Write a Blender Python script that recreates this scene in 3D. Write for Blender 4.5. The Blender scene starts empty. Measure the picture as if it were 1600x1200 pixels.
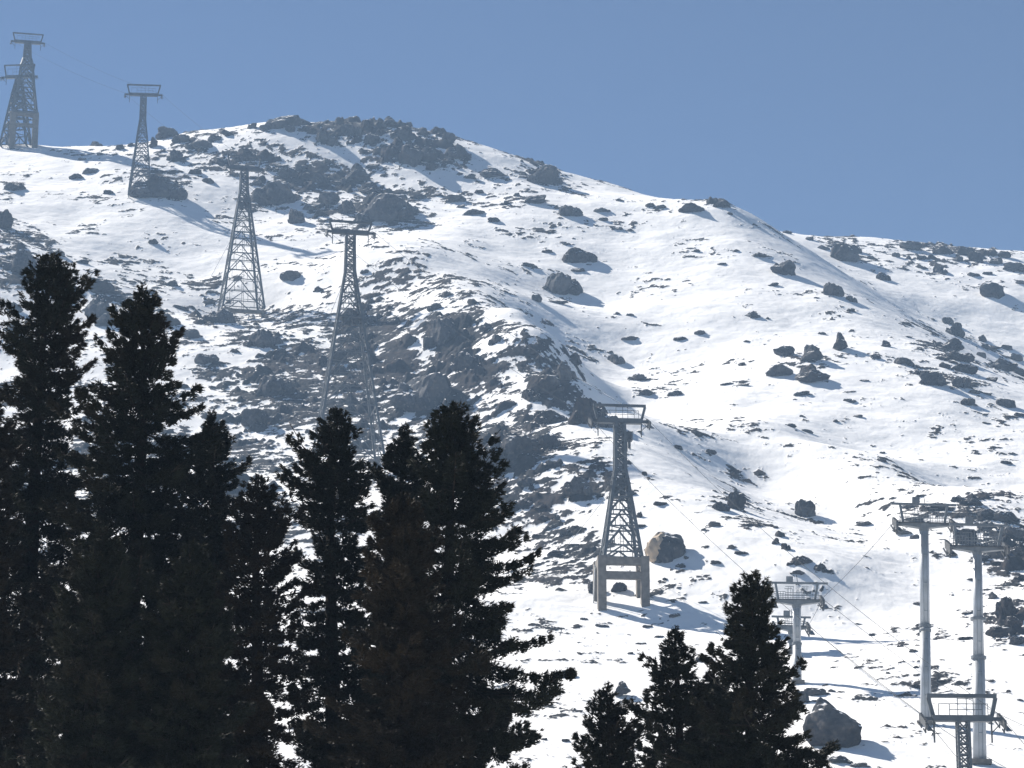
import bpy, bmesh, math, random
import numpy as np
from mathutils import Vector, Matrix
C = bpy.context.scene
R = math.radians

# ------------------------------------------------------------------ camera, sky, sun, exposure
PITCH, FPX, EYE = R(15.0), 4537.0, 2.2          # telephoto, 1600 px wide frame
cam_d = bpy.data.cameras.new('camera'); cam = bpy.data.objects.new('camera', cam_d)
C.collection.objects.link(cam); C.camera = cam
cam_d.sensor_width = 36.0; cam_d.lens = 36.0 * FPX / 1600.0
cam_d.clip_start = 0.5; cam_d.clip_end = 6000
cam.location = (0, 0, EYE); cam.rotation_euler = (R(90) + PITCH, 0, 0)

SUN_AZ, SUN_EL = R(-47), R(41)                  # azimuth from +Y (view direction), negative = to the left
sun_dir = Vector((math.sin(SUN_AZ) * math.cos(SUN_EL), math.cos(SUN_AZ) * math.cos(SUN_EL), math.sin(SUN_EL)))
w = bpy.data.worlds.new('World'); C.world = w; w.use_nodes = True
nt = w.node_tree; bg = nt.nodes['Background']
sky = nt.nodes.new('ShaderNodeTexSky'); sky.sky_type = 'NISHITA'; sky.sun_disc = False
sky.sun_elevation = SUN_EL; sky.sun_rotation = SUN_AZ
sky.altitude = 2900; sky.air_density = 1.0; sky.dust_density = 0.05; sky.ozone_density = 3.6
nt.links.new(sky.outputs[0], bg.inputs[0]); bg.inputs[1].default_value = 0.039
sl = bpy.data.lights.new('sun', 'SUN'); so = bpy.data.objects.new('sun', sl); C.collection.objects.link(so)
sl.energy = 5.0; sl.angle = R(0.6); sl.color = (1.0, 0.94, 0.855)
so.rotation_euler = (-sun_dir).to_track_quat('-Z', 'Y').to_euler()
C.view_settings.view_transform = 'Standard'; C.view_settings.look = 'None'
C.view_settings.exposure = 1.17; C.view_settings.gamma = 1.0

# ------------------------------------------------------------------ helpers
rng = np.random.default_rng(7); random.seed(7)
cp, sp = math.cos(PITCH), math.sin(PITCH)
def at(u, v, Y):                                # the point at depth Y seen at photo pixel (u, v)
    a, b = (u - 800) / FPX, (600 - v) / FPX
    dx, dy, dz = a, cp - b * sp, sp + b * cp
    return np.array([dx * Y / dy, Y, EYE + dz * Y / dy])
def project(X, Y, Z):                           # world -> photo pixel, to read the region maps
    Z = Z - EYE
    f = Y * cp + Z * sp; up = -Y * sp + Z * cp
    return 800 + FPX * X / f, 600 - FPX * up / f

def tag(o, label=None, cat=None, group=None, kind=None):
    if label: o['label'] = label
    if cat: o['category'] = cat
    if group: o['group'] = group
    if kind: o['kind'] = kind
    return o
def link_mesh(name, verts, faces, mat=None, parent=None, smooth=False):
    me = bpy.data.meshes.new(name); me.from_pydata([tuple(v) for v in verts], [], [tuple(f) for f in faces])
    if mat: me.materials.append(mat)
    if smooth: me.polygons.foreach_set('use_smooth', [True] * len(me.polygons))
    me.update()
    o = bpy.data.objects.new(name, me); C.collection.objects.link(o)
    if parent: o.parent = parent
    return o
def mesh_np(name, V, T, mat=None, smooth=False, k=3):      # fast mesh from arrays, faces of k corners
    me = bpy.data.meshes.new(name)
    me.vertices.add(len(V)); me.vertices.foreach_set('co', np.ascontiguousarray(V, np.float32).ravel())
    me.loops.add(T.size); me.loops.foreach_set('vertex_index', np.ascontiguousarray(T, np.int32).ravel())
    me.polygons.add(len(T)); me.polygons.foreach_set('loop_start', np.arange(0, T.size, k, dtype=np.int32))
    me.polygons.foreach_set('use_smooth', np.full(len(T), smooth))
    if mat: me.materials.append(mat)
    me.update(calc_edges=True)
    return me

def _h(ix, iy, s):
    n = (ix.astype(np.int64) * 374761393 + iy.astype(np.int64) * 668265263 + s * 1442695041) & 0xffffffff
    n = ((n ^ (n >> 13)) * 1274126177) & 0xffffffff
    n = (n ^ (n >> 16)) & 0xffff
    return n.astype(np.float32) * (2 * math.pi / 65536)
def pnoise(x, y, s=0):                          # gradient noise, about -0.7..0.7
    ix, iy = np.floor(x), np.floor(y); fx, fy = (x - ix).astype(np.float32), (y - iy).astype(np.float32)
    ix = ix.astype(np.int64); iy = iy.astype(np.int64)
    u, v = fx * fx * fx * (fx * (fx * 6 - 15) + 10), fy * fy * fy * (fy * (fy * 6 - 15) + 10)
    def g(dx, dy):
        a = _h(ix + dx, iy + dy, s); return np.cos(a) * (fx - dx) + np.sin(a) * (fy - dy)
    n0 = g(0, 0) * (1 - u) + g(1, 0) * u; n1 = g(0, 1) * (1 - u) + g(1, 1) * u
    return n0 * (1 - v) + n1 * v
def fbm(x, y, wl, octs=4, s=0, gain=0.5, ridged=False):
    t = 0; a = 1.0; n = 0
    for i in range(octs):
        c, d = math.cos(1.3 * i + s), math.sin(1.3 * i + s)
        q = pnoise((x * c - y * d) / wl + 17.3 * i, (x * d + y * c) / wl - 9.1 * i, s * 31 + i)
        if ridged: q = 0.5 - np.abs(q) * 2
        t = t + a * q; n += a; a *= gain; wl *= 0.5
    return t / n
def sstep(a, b, x):
    t = np.clip((x - a) / (b - a), 0, 1); return t * t * (3 - 2 * t)

# ------------------------------------------------------------------ node material helper
def new_mat(name, base=(0.5, 0.5, 0.5), rough=0.8, metal=0.0, vary=None, scale=3.0, bump=0.0, spec=0.3):
    m = bpy.data.materials.new(name); m.use_nodes = True
    n, l = m.node_tree.nodes, m.node_tree.links; b = n['Principled BSDF']
    b.inputs['Roughness'].default_value = rough; b.inputs['Metallic'].default_value = metal
    b.inputs['Specular IOR Level'].default_value = spec
    b.inputs['Base Color'].default_value = (*base, 1)
    tc = n.new('ShaderNodeTexCoord')
    if vary:
        t = n.new('ShaderNodeTexNoise'); t.inputs['Scale'].default_value = scale; t.inputs['Detail'].default_value = 6
        r = n.new('ShaderNodeValToRGB'); r.color_ramp.elements[0].position = 0.35; r.color_ramp.elements[1].position = 0.68
        r.color_ramp.elements[0].color = (*base, 1); r.color_ramp.elements[1].color = (*vary, 1)
        l.new(tc.outputs['Object'], t.inputs['Vector']); l.new(t.outputs['Fac'], r.inputs['Fac'])
        l.new(r.outputs['Color'], b.inputs['Base Color'])
        if bump:
            bn = n.new('ShaderNodeBump'); bn.inputs['Strength'].default_value = bump
            l.new(t.outputs['Fac'], bn.inputs['Height']); l.new(bn.outputs['Normal'], b.inputs['Normal'])
    return m
# ------------------------------------------------------------------ mountain: control points (photo pixel, depth in metres) give the broad shape
CP = [
 # skyline, left to right
 (-400,240,800),(-150,235,800),(0,232,800),(60,229,797),(100,231,795),(200,224,785),(300,205,790),(430,186,790),(520,192,785),(610,190,778),
 (700,210,770),(800,247,760),(880,288,750),(950,300,740),(1040,311,730),(1130,319,720),(1200,359,790),(1300,374,800),
 (1440,386,810),(1600,398,800),(1800,430,800),(2050,480,800),
 # upper left plateau and the slope under it
 (0,262,765),(100,275,750),(218,306,722),(330,318,722),(420,340,716),(0,330,705),(100,350,700),(220,345,700),(450,352,702),(600,352,702),(680,300,735),(560,270,748),(400,250,755),
 (800,330,712),(900,360,700),(700,380,680),(520,400,672),(300,430,668),(400,440,658),(500,450,645),(378,498,640),
 # left shaded flank and rocks
 (0,420,640),(60,440,636),(170,478,628),(250,470,640),(330,500,622),(-200,400,645),(200,410,672),(120,390,675),
 (0,600,580),(200,600,575),(400,600,575),(450,530,602),(560,560,585),(600,500,612),(-250,600,580),
 (-250,900,430),(0,900,430),(300,900,430),(600,700,527),(700,560,575),(640,450,632),(750,620,545),(800,700,500),(640,640,550),
 (400,760,490),(800,850,438),(600,900,420),
 # first spur: crest descending to the right, bright field well behind it
 (575,378,664),(640,405,645),(700,438,626),(760,466,610),(830,488,588),(870,530,565),(910,585,538),(955,645,507),
 (900,470,652),(960,540,620),(1020,600,590),(880,430,668),(780,400,678),
 # right flank of the spur (shaded) and its foot
 (975,690,472),(1040,745,452),(1100,782,440),(1180,828,420),(1300,880,402),
 (1020,668,521),(1100,708,503),(1190,768,496),(1300,835,466),(1400,850,440),
 # crest in front of the bright field
 (1050,612,572),(1130,640,550),(1200,658,527),(1290,691,510),(1380,726,494),(1480,757,480),(1600,775,470),
 (1200,700,512),(1400,800,455),(1600,850,430),(1500,850,425),(1300,760,490),
 (1800,830,460),(2000,900,440),
 # bright field
 (1000,500,632),(1200,560,592),(1200,450,650),(1400,600,575),(1100,400,678),(1000,350,706),(1200,620,562),(1400,690,535),(1550,740,512),(1300,520,618),
 # right edge of the bright field falling into a gully, its floor, and the far snowfield
 (1140,326,715),(1200,388,688),(1245,432,668),(1300,457,655),(1370,490,638),(1440,530,618),(1520,590,590),(1600,650,560),(1750,730,520),
 (1210,373,752),(1270,402,744),(1350,436,733),(1440,490,715),(1500,522,703),(1600,590,680),(1800,680,630),
 (1500,480,728),(1600,470,738),(1400,420,755),(1300,395,770),(1700,470,742),
 # lower slope
 (970,945,400),(850,950,397),(930,850,428),(1050,1000,375),(1000,1100,335),(850,1080,345),(1200,1000,372),(1200,1100,330),
 (1300,1000,372),(1447,1130,312),(1540,1196,291),(1300,930,398),(1400,900,412),(1500,960,385),(1600,930,392),(1600,1050,340),(1500,1050,340),
 (0,1200,275),(400,1200,278),(800,1200,288),(1200,1200,290),(1330,1140,306),(1600,1200,290),(-300,1200,275),(1900,1200,290),(1900,1000,360),
]
P = [at(*c) for c in CP]
P += [(x, y, z) for x, y, z in [(-40,0,0),(40,0,0),(0,-60,-2),(-30,110,2.5),(0,110,2.5),(30,110,3),(-45,200,15),(0,200,16),(45,200,17),
      (0,60,.6),(-80,110,5),(80,110,5),(-120,0,2),(120,0,2),(-110,200,20),(110,200,20),(0,240,25),(-60,240,25),(60,240,26),
      (-300,1000,210),(-100,1000,215),(100,1000,215),(300,1000,200),(-250,880,246),(-60,880,262),(60,880,238),(200,880,240),
      (-330,700,190),(330,700,190),(-260,500,110),(260,500,110),(-180,300,45),(180,300,45),(340,850,215),(-340,850,225)]]
# hidden hollows behind the crests
for u, v, Y, back, dz in [(830,488,588,22,4),(870,530,565,24,6),(910,585,538,24,6),(955,645,507,22,5),(1290,691,510,12,1.5),(1480,757,480,14,2)]:
    q = at(u, v, Y); g = at(u, v, Y + back); P.append((g[0] + 2, Y + back, g[2] - dz - back * 0.05))
P = np.array(P, float)
def kern(d2): return np.sqrt(d2 + 64.0)
D2 = ((P[:, None, :2] - P[None, :, :2]) ** 2).sum(-1)
n = len(P); A = np.zeros((n + 3, n + 3)); A[:n, :n] = kern(D2) - np.eye(n) * 0.6
A[:n, n] = 1; A[:n, n + 1:] = P[:, :2]; A[n, :n] = 1; A[n + 1:, :n] = P[:, :2].T
sol = np.linalg.solve(A, np.concatenate([P[:, 2], np.zeros(3)]))
gx0, gx1, gy0, gy1, gs = -420.0, 420.0, -40.0, 1060.0, 3.0
GX, GY = np.arange(gx0, gx1 + gs, gs), np.arange(gy0, gy1 + gs, gs)
XX, YY = np.meshgrid(GX, GY); ZC = np.zeros_like(XX)
for i in range(n): ZC += sol[i] * kern((XX - P[i, 0]) ** 2 + (YY - P[i, 1]) ** 2)
ZC += sol[n] + sol[n + 1] * XX + sol[n + 2] * YY
def coarse(x, y):                               # smooth (Catmull-Rom) lookup of the broad shape
    fx = np.clip((np.asarray(x) - gx0) / gs, 1, len(GX) - 3.001); fy = np.clip((np.asarray(y) - gy0) / gs, 1, len(GY) - 3.001)
    ix, iy = fx.astype(int), fy.astype(int); tx, ty = fx - ix, fy - iy
    def wts(t): return (-.5*t + t*t - .5*t**3, 1 - 2.5*t*t + 1.5*t**3, .5*t + 2*t*t - 1.5*t**3, -.5*t*t + .5*t**3)
    wx, wy = wts(tx), wts(ty); out = 0
    for j in range(4):
        row = 0
        for i in range(4): row = row + wx[i] * ZC[iy + j - 1, ix + i - 1]
        out = out + wy[j] * row
    return out

# regions of rock and heath: (u, v, radius u, radius v, tilt degrees, strength)
ROCK = [(640,560,160,80,20,1.3),(760,690,160,75,30,1.25),(500,620,170,120,20,1.1),(420,530,90,40,10,.8),(850,570,75,45,38,.95),(930,650,50,30,35,.9),
        (690,520,60,40,0,1.2),(600,215,130,45,10,1.15),(470,270,130,60,5,.8),(560,320,110,38,0,1.0),(440,310,70,32,0,1.0),(320,235,90,38,0,.8),(260,285,50,26,0,.8),
        (850,270,45,22,30,1.0),(160,250,60,30,0,.35),(20,290,30,18,0,.5),(30,400,70,55,10,.75),(140,460,70,40,20,.9),(230,500,70,40,20,.7),(330,490,50,30,0,.8),
        (880,740,90,60,15,.75),(870,840,100,60,10,.6),(900,900,90,40,0,.65),(800,800,80,60,10,.8),(1060,930,90,40,0,.3),
        (620,440,150,60,20,.45),(720,470,130,45,25,.55),(560,470,120,30,0,.5),(450,400,80,40,0,.25),(250,430,130,60,25,.42),(180,390,80,40,20,.4),
        (1500,810,110,42,5,.9),(1580,850,60,60,0,.9),(1580,970,35,50,40,.9),(1100,690,60,35,25,.3),(1140,790,60,35,30,.55),(1250,880,60,25,15,.5),
        (1240,560,60,30,0,.45),(1500,570,120,55,25,.5),(1480,400,130,28,6,.75),(1330,385,60,20,5,.6),(780,280,90,60,25,.45),(920,330,110,30,10,.3),
        (1110,322,50,12,5,.7),(860,460,50,14,0,.4),(1030,600,60,28,20,.4),(250,740,400,180,0,.75),(600,900,300,200,0,.3),(1250,760,250,60,10,.2),(1400,1100,150,60,30,.25),(1320,1120,70,60,0,.2)]
BARE = [(1085,622,70,34,10,.7),(1150,480,190,90,10,.55),(1300,430,90,40,30,.5),(1550,490,90,60,5,.7),(250,360,130,28,5,.45),(640,372,60,18,0,.4),(1400,640,150,50,10,.3),(1100,660,200,60,0,.1),(940,1010,120,40,0,.45),(60,265,60,28,0,.45),(1050,760,90,40,35,.25)]
def region(u, v, L):
    t = np.zeros_like(u)
    for cu, cv, ru, rv, ang, k in L:
        c, s = math.cos(R(ang)), math.sin(R(ang)); du, dv = u - cu, v - cv
        a, b = (du * c + dv * s) / ru, (-du * s + dv * c) / rv
        t = np.maximum(t, k * np.exp(-(a * a + b * b) ** 1.3 * 0.8))
    return t
def density(x, y, z):
    u, v = project(x, y, z)
    d = 0.195 + region(u, v, ROCK) - region(u, v, BARE) * 0.3
    return np.where((y < 255) | (y > 840), 0.3, d)
def surface(x, y, full=False):
    x = np.asarray(x, float); y = np.asarray(y, float)
    z = coarse(x, y); d = density(x, y, z)
    near = sstep(60, 240, y)
    z = z + near * (fbm(x, y, 46, 3, 1) * 3.0 + fbm(x * 0.8 + y * 0.5, y * 0.6, 13, 3, 2) * 0.9)
    drift = fbm(x * 0.9 + y * 0.35, y * 1.15 - x * .2, 7.5, 5, 3, .6) * 0.42 + fbm(x * .55 + y * .2, y * 1.25, 2.4, 3, 21, .6) * .11
    dd = np.clip(d, 0, 1.3)
    ac, al = x * .955 - y * .30, x * .30 + y * .955      # the outcrops form ribs running up the slope
    wob = fbm(x, y, 30, 2, 12) * 9
    crag = np.maximum(fbm((ac + wob) * 1.05, al * .42, 13, 5, 4, 0.55, True), fbm(x, y, 15, 4, 14, 0.55, True) - .10)
    heath = fbm(x * 0.85, y * 1.1, 2.9, 4, 5, 0.72)     # tufts, stones and heather clumps
    clump = fbm(x, y, 15, 3, 6)
    holes = fbm(x * .8, y * 1.25, 6.5, 4, 8, .6)
    big = ((crag - 0.30 + dd * 0.34 - 0.12) * 5.0 - 1.0 + holes * 6.5 + fbm(x * .8, y * 1.2, 1.7, 2, 9) * .9) * sstep(0.35, 1.0, dd)
    thr = 0.135 * (2.15 - 2.5 * dd - clump * 5.0)
    small = (heath - thr) * 1.7
    rock_over = np.maximum(big - 0.25, small)
    h = np.where(rock_over > 0, np.minimum(rock_over, 4.0) * 0.65, 0)
    z2 = z + drift * near + np.where(big - .25 > small, np.clip(big - .25, 0, 5.5) * 1.05, np.clip(small, 0, .5) * 0.75) * near
    if full: return z2, rock_over, d, z
    return z2

def rows():
    a = np.linspace(-30, 262, 60); b = np.arange(266, 835, 0.42); c = np.linspace(838, 1040, 46)
    return np.concatenate([a, b, c])
def cols():
    c = np.linspace(-.171, .171, 1350); o = np.linspace(.175, .42, 42)
    return np.concatenate([-o[::-1], c, o])
ys, ts = rows(), cols()
TT, MY = np.meshgrid(ts, ys); MX = TT * (MY + 62)
MZ, over, dens, _ = surface(MX, MY, True)
NR, NC = MZ.shape
V = np.stack([MX, MY, MZ], -1).reshape(-1, 3)
idx = np.arange(NR * NC).reshape(NR, NC)
F = np.stack([idx[:-1, :-1], idx[:-1, 1:], idx[1:, 1:], idx[1:, :-1]], -1).reshape(-1, 4)
tme = mesh_np('mountainside', V, F, None, True, 4)
at_ = tme.attributes.new('rock', 'FLOAT', 'POINT'); at_.data.foreach_set('value', np.clip(over, -1, 2).astype(np.float32).ravel())
at_ = tme.attributes.new('dens', 'FLOAT', 'POINT'); at_.data.foreach_set('value', dens.astype(np.float32).ravel())
mount = bpy.data.objects.new('mountainside', tme); C.collection.objects.link(mount)
tag(mount, 'snow covered mountainside with heather and broken rock showing through', kind='structure')

def ground_z(x, y):                             # height of the built mesh surface
    return float(surface(np.array([x]), np.array([y]))[0])
_ysm = np.arange(262, 835, 0.6)
def hit(u, v):                                  # where the ray through a photo pixel first meets the slope
    a, b = (u - 800) / FPX, (600 - v) / FPX
    dy = cp - b * sp; X = a * _ysm / dy; Z = EYE + (sp + b * cp) * _ysm / dy
    s = surface(X, _ysm); k = np.argmax(s > Z)
    if not (s > Z).any(): k = np.argmin(Z - s)
    return np.array([X[k], _ysm[k], s[k]])

def snow_rock_material(name, ground=True):
    m = bpy.data.materials.new(name); m.use_nodes = True
    N, L = m.node_tree.nodes, m.node_tree.links; b = N['Principled BSDF']
    tc = N.new('ShaderNodeTexCoord'); geo = N.new('ShaderNodeNewGeometry')
    def noise(scale, det=6, rough=0.55, vec=None):
        t = N.new('ShaderNodeTexNoise'); t.inputs['Scale'].default_value = scale; t.inputs['Detail'].default_value = det
        t.inputs['Roughness'].default_value = rough
        L.new(vec or geo.outputs['Position'], t.inputs['Vector']); return t.outputs['Fac']
    def math_(op, a, b_=None, c=None):
        q = N.new('ShaderNodeMath'); q.operation = op
        for i, s in enumerate((a, b_, c)):
            if s is None: continue
            if isinstance(s, (int, float)): q.inputs[i].default_value = s
            else: L.new(s, q.inputs[i])
        return q.outputs[0]
    def mixc(f, a, c):
        q = N.new('ShaderNodeMix'); q.data_type = 'RGBA'
        if isinstance(f, (int, float)): q.inputs[0].default_value = f
        else: L.new(f, q.inputs[0])
        for i, s in ((6, a), (7, c)):
            if isinstance(s, tuple): q.inputs[i].default_value = (*s, 1)
            else: L.new(s, q.inputs[i])
        return q.outputs[2]
    def step(x, lo, hi):
        q = N.new('ShaderNodeMapRange'); q.interpolation_type = 'SMOOTHSTEP'
        L.new(x, q.inputs[0]); q.inputs[1].default_value = lo; q.inputs[2].default_value = hi; return q.outputs[0]
    fine = noise(1.3, 6, .6); mid = noise(.28, 5); big = noise(.06, 4)
    sepn = N.new('ShaderNodeSeparateXYZ'); L.new(geo.outputs['Normal'], sepn.inputs[0])
    kk = .42 if ground else 1.25
    sc_ = lambda c: tuple(x * kk for x in c)
    rockc = mixc(step(mid, .38, .62), sc_((.032, .035, .042)), sc_((.075, .074, .076)))
    rockc = mixc(step(fine, .52, .7), rockc, sc_((.12, .112, .105)))
    heathc = mixc(step(fine, .4, .65), (.022, .021, .024), (.050, .042, .038))
    stone = mixc(step(big, .42, .55), heathc, rockc)
    if ground:
        ar = N.new('ShaderNodeAttribute'); ar.attribute_name = 'rock'
        ad = N.new('ShaderNodeAttribute'); ad.attribute_name = 'dens'
        r = math_('ADD', ar.outputs['Fac'], math_('MULTIPLY', math_('SUBTRACT', noise(2.2, 5, .65), .5), .5))
        # snow lodged on flatter ledges of the outcrops
        led = step(math_('ADD', sepn.outputs['Z'], math_('MULTIPLY', math_('SUBTRACT', noise(.9, 4), .5), .55)), .93, .975)
        f = math_('MULTIPLY', step(r, .02, .12), math_('SUBTRACT', 1.0, math_('MULTIPLY', led, .85)))
    else:
        led = step(math_('ADD', sepn.outputs['Z'], math_('MULTIPLY', math_('SUBTRACT', noise(.8, 4), .5), .7)), .74, .88)
        f = math_('SUBTRACT', 1.0, math_('MULTIPLY', led, .95))
    snow = mixc(step(noise(.11, 5), .35, .7), (.86, .855, .85), (.91, .905, .90))
    L.new(mixc(f, snow, stone), b.inputs['Base Color'])
    b.inputs['Roughness'].default_value = .95; b.inputs['Specular IOR Level'].default_value = .04
    bn = N.new('ShaderNodeBump'); bn.inputs['Distance'].default_value = .35; bn.inputs['Strength'].default_value = .55
    L.new(math_('MULTIPLY', noise(1.9, 9, .7), math_('ADD', math_('MULTIPLY', f, .8), .20)), bn.inputs['Height']); L.new(bn.outputs['Normal'], b.inputs['Normal'])
    return m
tme.materials.append(snow_rock_material('snow_over_rock'))
# ------------------------------------------------------------------ boulders
boulder_mat = snow_rock_material('boulder_stone', False)
def boulder_mesh(seed, sharp=1.0, peak=0.0, facets=13):
    r = np.random.default_rng(seed)
    bm = bmesh.new(); bmesh.ops.create_icosphere(bm, subdivisions=4, radius=1.0)
    d = np.array([v.co[:] for v in bm.verts]); T = np.array([[v.index for v in f.verts] for f in bm.faces]); bm.free()
    d /= np.linalg.norm(d, axis=1)[:, None]
    p = r.normal(size=(facets, 3)); p /= np.linalg.norm(p, axis=1)[:, None]; off = r.uniform(.58, .95, facets)
    p[0] = (0.05, -.1, 1); off[0] = .95 if peak else r.uniform(.55, .8)
    dot = np.clip(d @ p.T, 1e-3, None); rad = np.minimum((off / dot).min(1), 1.15)
    rad = rad * sharp + (1 - sharp) * .85
    if peak: rad *= 1 + peak * np.clip(d[:, 2], 0, 1) ** 5
    q = d * rad[:, None]
    def n3(s, sc): return pnoise(q[:, 0] * sc + s, q[:, 1] * sc + q[:, 2] * sc * .7, s) + pnoise(q[:, 2] * sc, q[:, 0] * sc * .6 - q[:, 1] * sc + s, s + 9)
    q = q * (1 + .16 * n3(seed, 1.7) + .10 * n3(seed + 3, 4.2) + .05 * n3(seed + 5, 9.0))[:, None]
    q[:, :2] *= 1 - .25 * np.clip(q[:, 2:3], 0, 1) * (1 if peak else .3)
    q /= np.abs(q).max(0)
    me = mesh_np('boulder', q, T, boulder_mat, False)
    return me
def cluster_mesh(seed):                         # jagged rock of two or three joined blocks
    r = np.random.default_rng(seed); Vs, Ts, n = [], [], 0
    for i in range(3 if seed % 2 else 2):
        m = boulder_mesh(seed * 3 + i, 1.0, .3 if i == 1 else 0, 9 + i)
        v = np.zeros(len(m.vertices) * 3, np.float32); m.vertices.foreach_get('co', v); v = v.reshape(-1, 3)
        t = np.zeros(len(m.polygons) * 3, np.int32); m.loops.foreach_get('vertex_index', t); t = t.reshape(-1, 3)
        a = r.uniform(0, 3.1); c, s_ = math.cos(a), math.sin(a); v = v @ np.array([[c, s_, 0], [-s_, c, 0], [0, 0, 1]])
        sc = (1.0, .72, .55)[i]; v = v * sc * r.uniform(.8, 1.15, 3)
        v[:, 0] += (0, .75, -.8)[i] * r.uniform(.8, 1.1); v[:, 1] += r.uniform(-.3, .2); v[:, 2] += (0, -.15, -.3)[i]
        Vs.append(v); Ts.append(t + n); n += len(v); bpy.data.meshes.remove(m)
    q = np.concatenate(Vs); q = (q - (q.max(0) + q.min(0)) / 2); q /= np.abs(q).max(0)
    return mesh_np('boulder', q, np.concatenate(Ts), boulder_mat, False)
SHAPES = [boulder_mesh(11 + i, 1.0, 0, 9 + i % 4) if i % 2 else cluster_mesh(31 + i) for i in range(14)]
PEAKED = [boulder_mesh(51 + i, 1.0, .8, 14) for i in range(4)]
GROUPS = {
 'sum': ('angular grey rock in the jumble of rocks on the snowy summit', 'rocks of the summit'),
 'shl': ('dark grey rock on the snowy shoulder under the summit, right of the lattice towers', 'rocks under the summit'),
 'rdg': ('dark rock poking out of the snow along the right hand skyline', 'rocks along the right skyline'),
 'gul': ('dark rock scattered in and beside the shaded gully near the right edge', 'rocks by the right gully'),
 'fld': ('small low stone half buried in the bright central snowfield', 'stones in the bright snowfield'),
 'ctr': ('broad dark outcrop rock in the rocky spur behind the fir tops', 'outcrop rocks of the central spur'),
 'lft': ('weathered grey rock on the shaded slope at the left edge behind the tall firs', 'rocks on the left slope'),
 'low': ('dark stone lying on the lower snow slope near the pylons', 'stones on the lower slope'),
 'pyl': ('dark rock on the slope just below the crest beside the small concrete footed pylon', 'rocks below the middle crest'),
 'brk': ('dark broken rock in the band behind the heads of the two tubular pylons', 'rocks behind the tubular pylons'),
}
nb = [0]
def boulder(u, v, wpx, hpx, g=None, label=None, peak=False, shape=None, rot=None, mesh=None, sink=None, cat='rock', name='boulder'):
    """u, v: centre of the rock in the photo; it stands where the line of sight through its foot meets the slope."""
    p = hit(u, v + hpx * .42); k = p[1] / FPX
    a, h = wpx * k * .5, hpx * k * .5
    if sink is None: sink = .26 if hpx > 18 else .34
    if g in ('fld', 'low', 'brk'): h *= .85; a *= 1.1
    if g == 'sum': h *= 1.15
    if g == 'ctr': sink = .36; h *= 1.2; shape = (nb[0] * 4) % 14
    me = mesh or ((PEAKED[nb[0] % 4] if peak else SHAPES[(nb[0] * 5 + int(u)) % 14]) if shape is None else SHAPES[shape])
    o = bpy.data.objects.new(name, me); C.collection.objects.link(o)
    hh = h * 1.25; dep = (a + h) * .55
    o.scale = (a * 1.08, dep, hh)
    o.location = (p[0], p[1] + dep * .5, p[2] + hh * (1 - 2 * sink) * .8 + dep * .12)
    zr = (nb[0] * 2.39 if rot is None else R(rot))
    # the yaw is baked as a half turn or a small twist so the wide side stays across the view
    o.rotation_euler = (R((nb[0] * 37) % 15 - 7), R((nb[0] * 53) % 21 - 10) if not peak else 0, (math.pi if nb[0] % 2 else 0) + R((nb[0] * 71) % 40 - 20) if rot is None else zr)
    nb[0] += 1
    if g: tag(o, GROUPS[g][0], cat, GROUPS[g][1])
    if label: o['label'] = label; o['category'] = cat; o.pop('group', None) if 'group' in o else None
    return o
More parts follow.
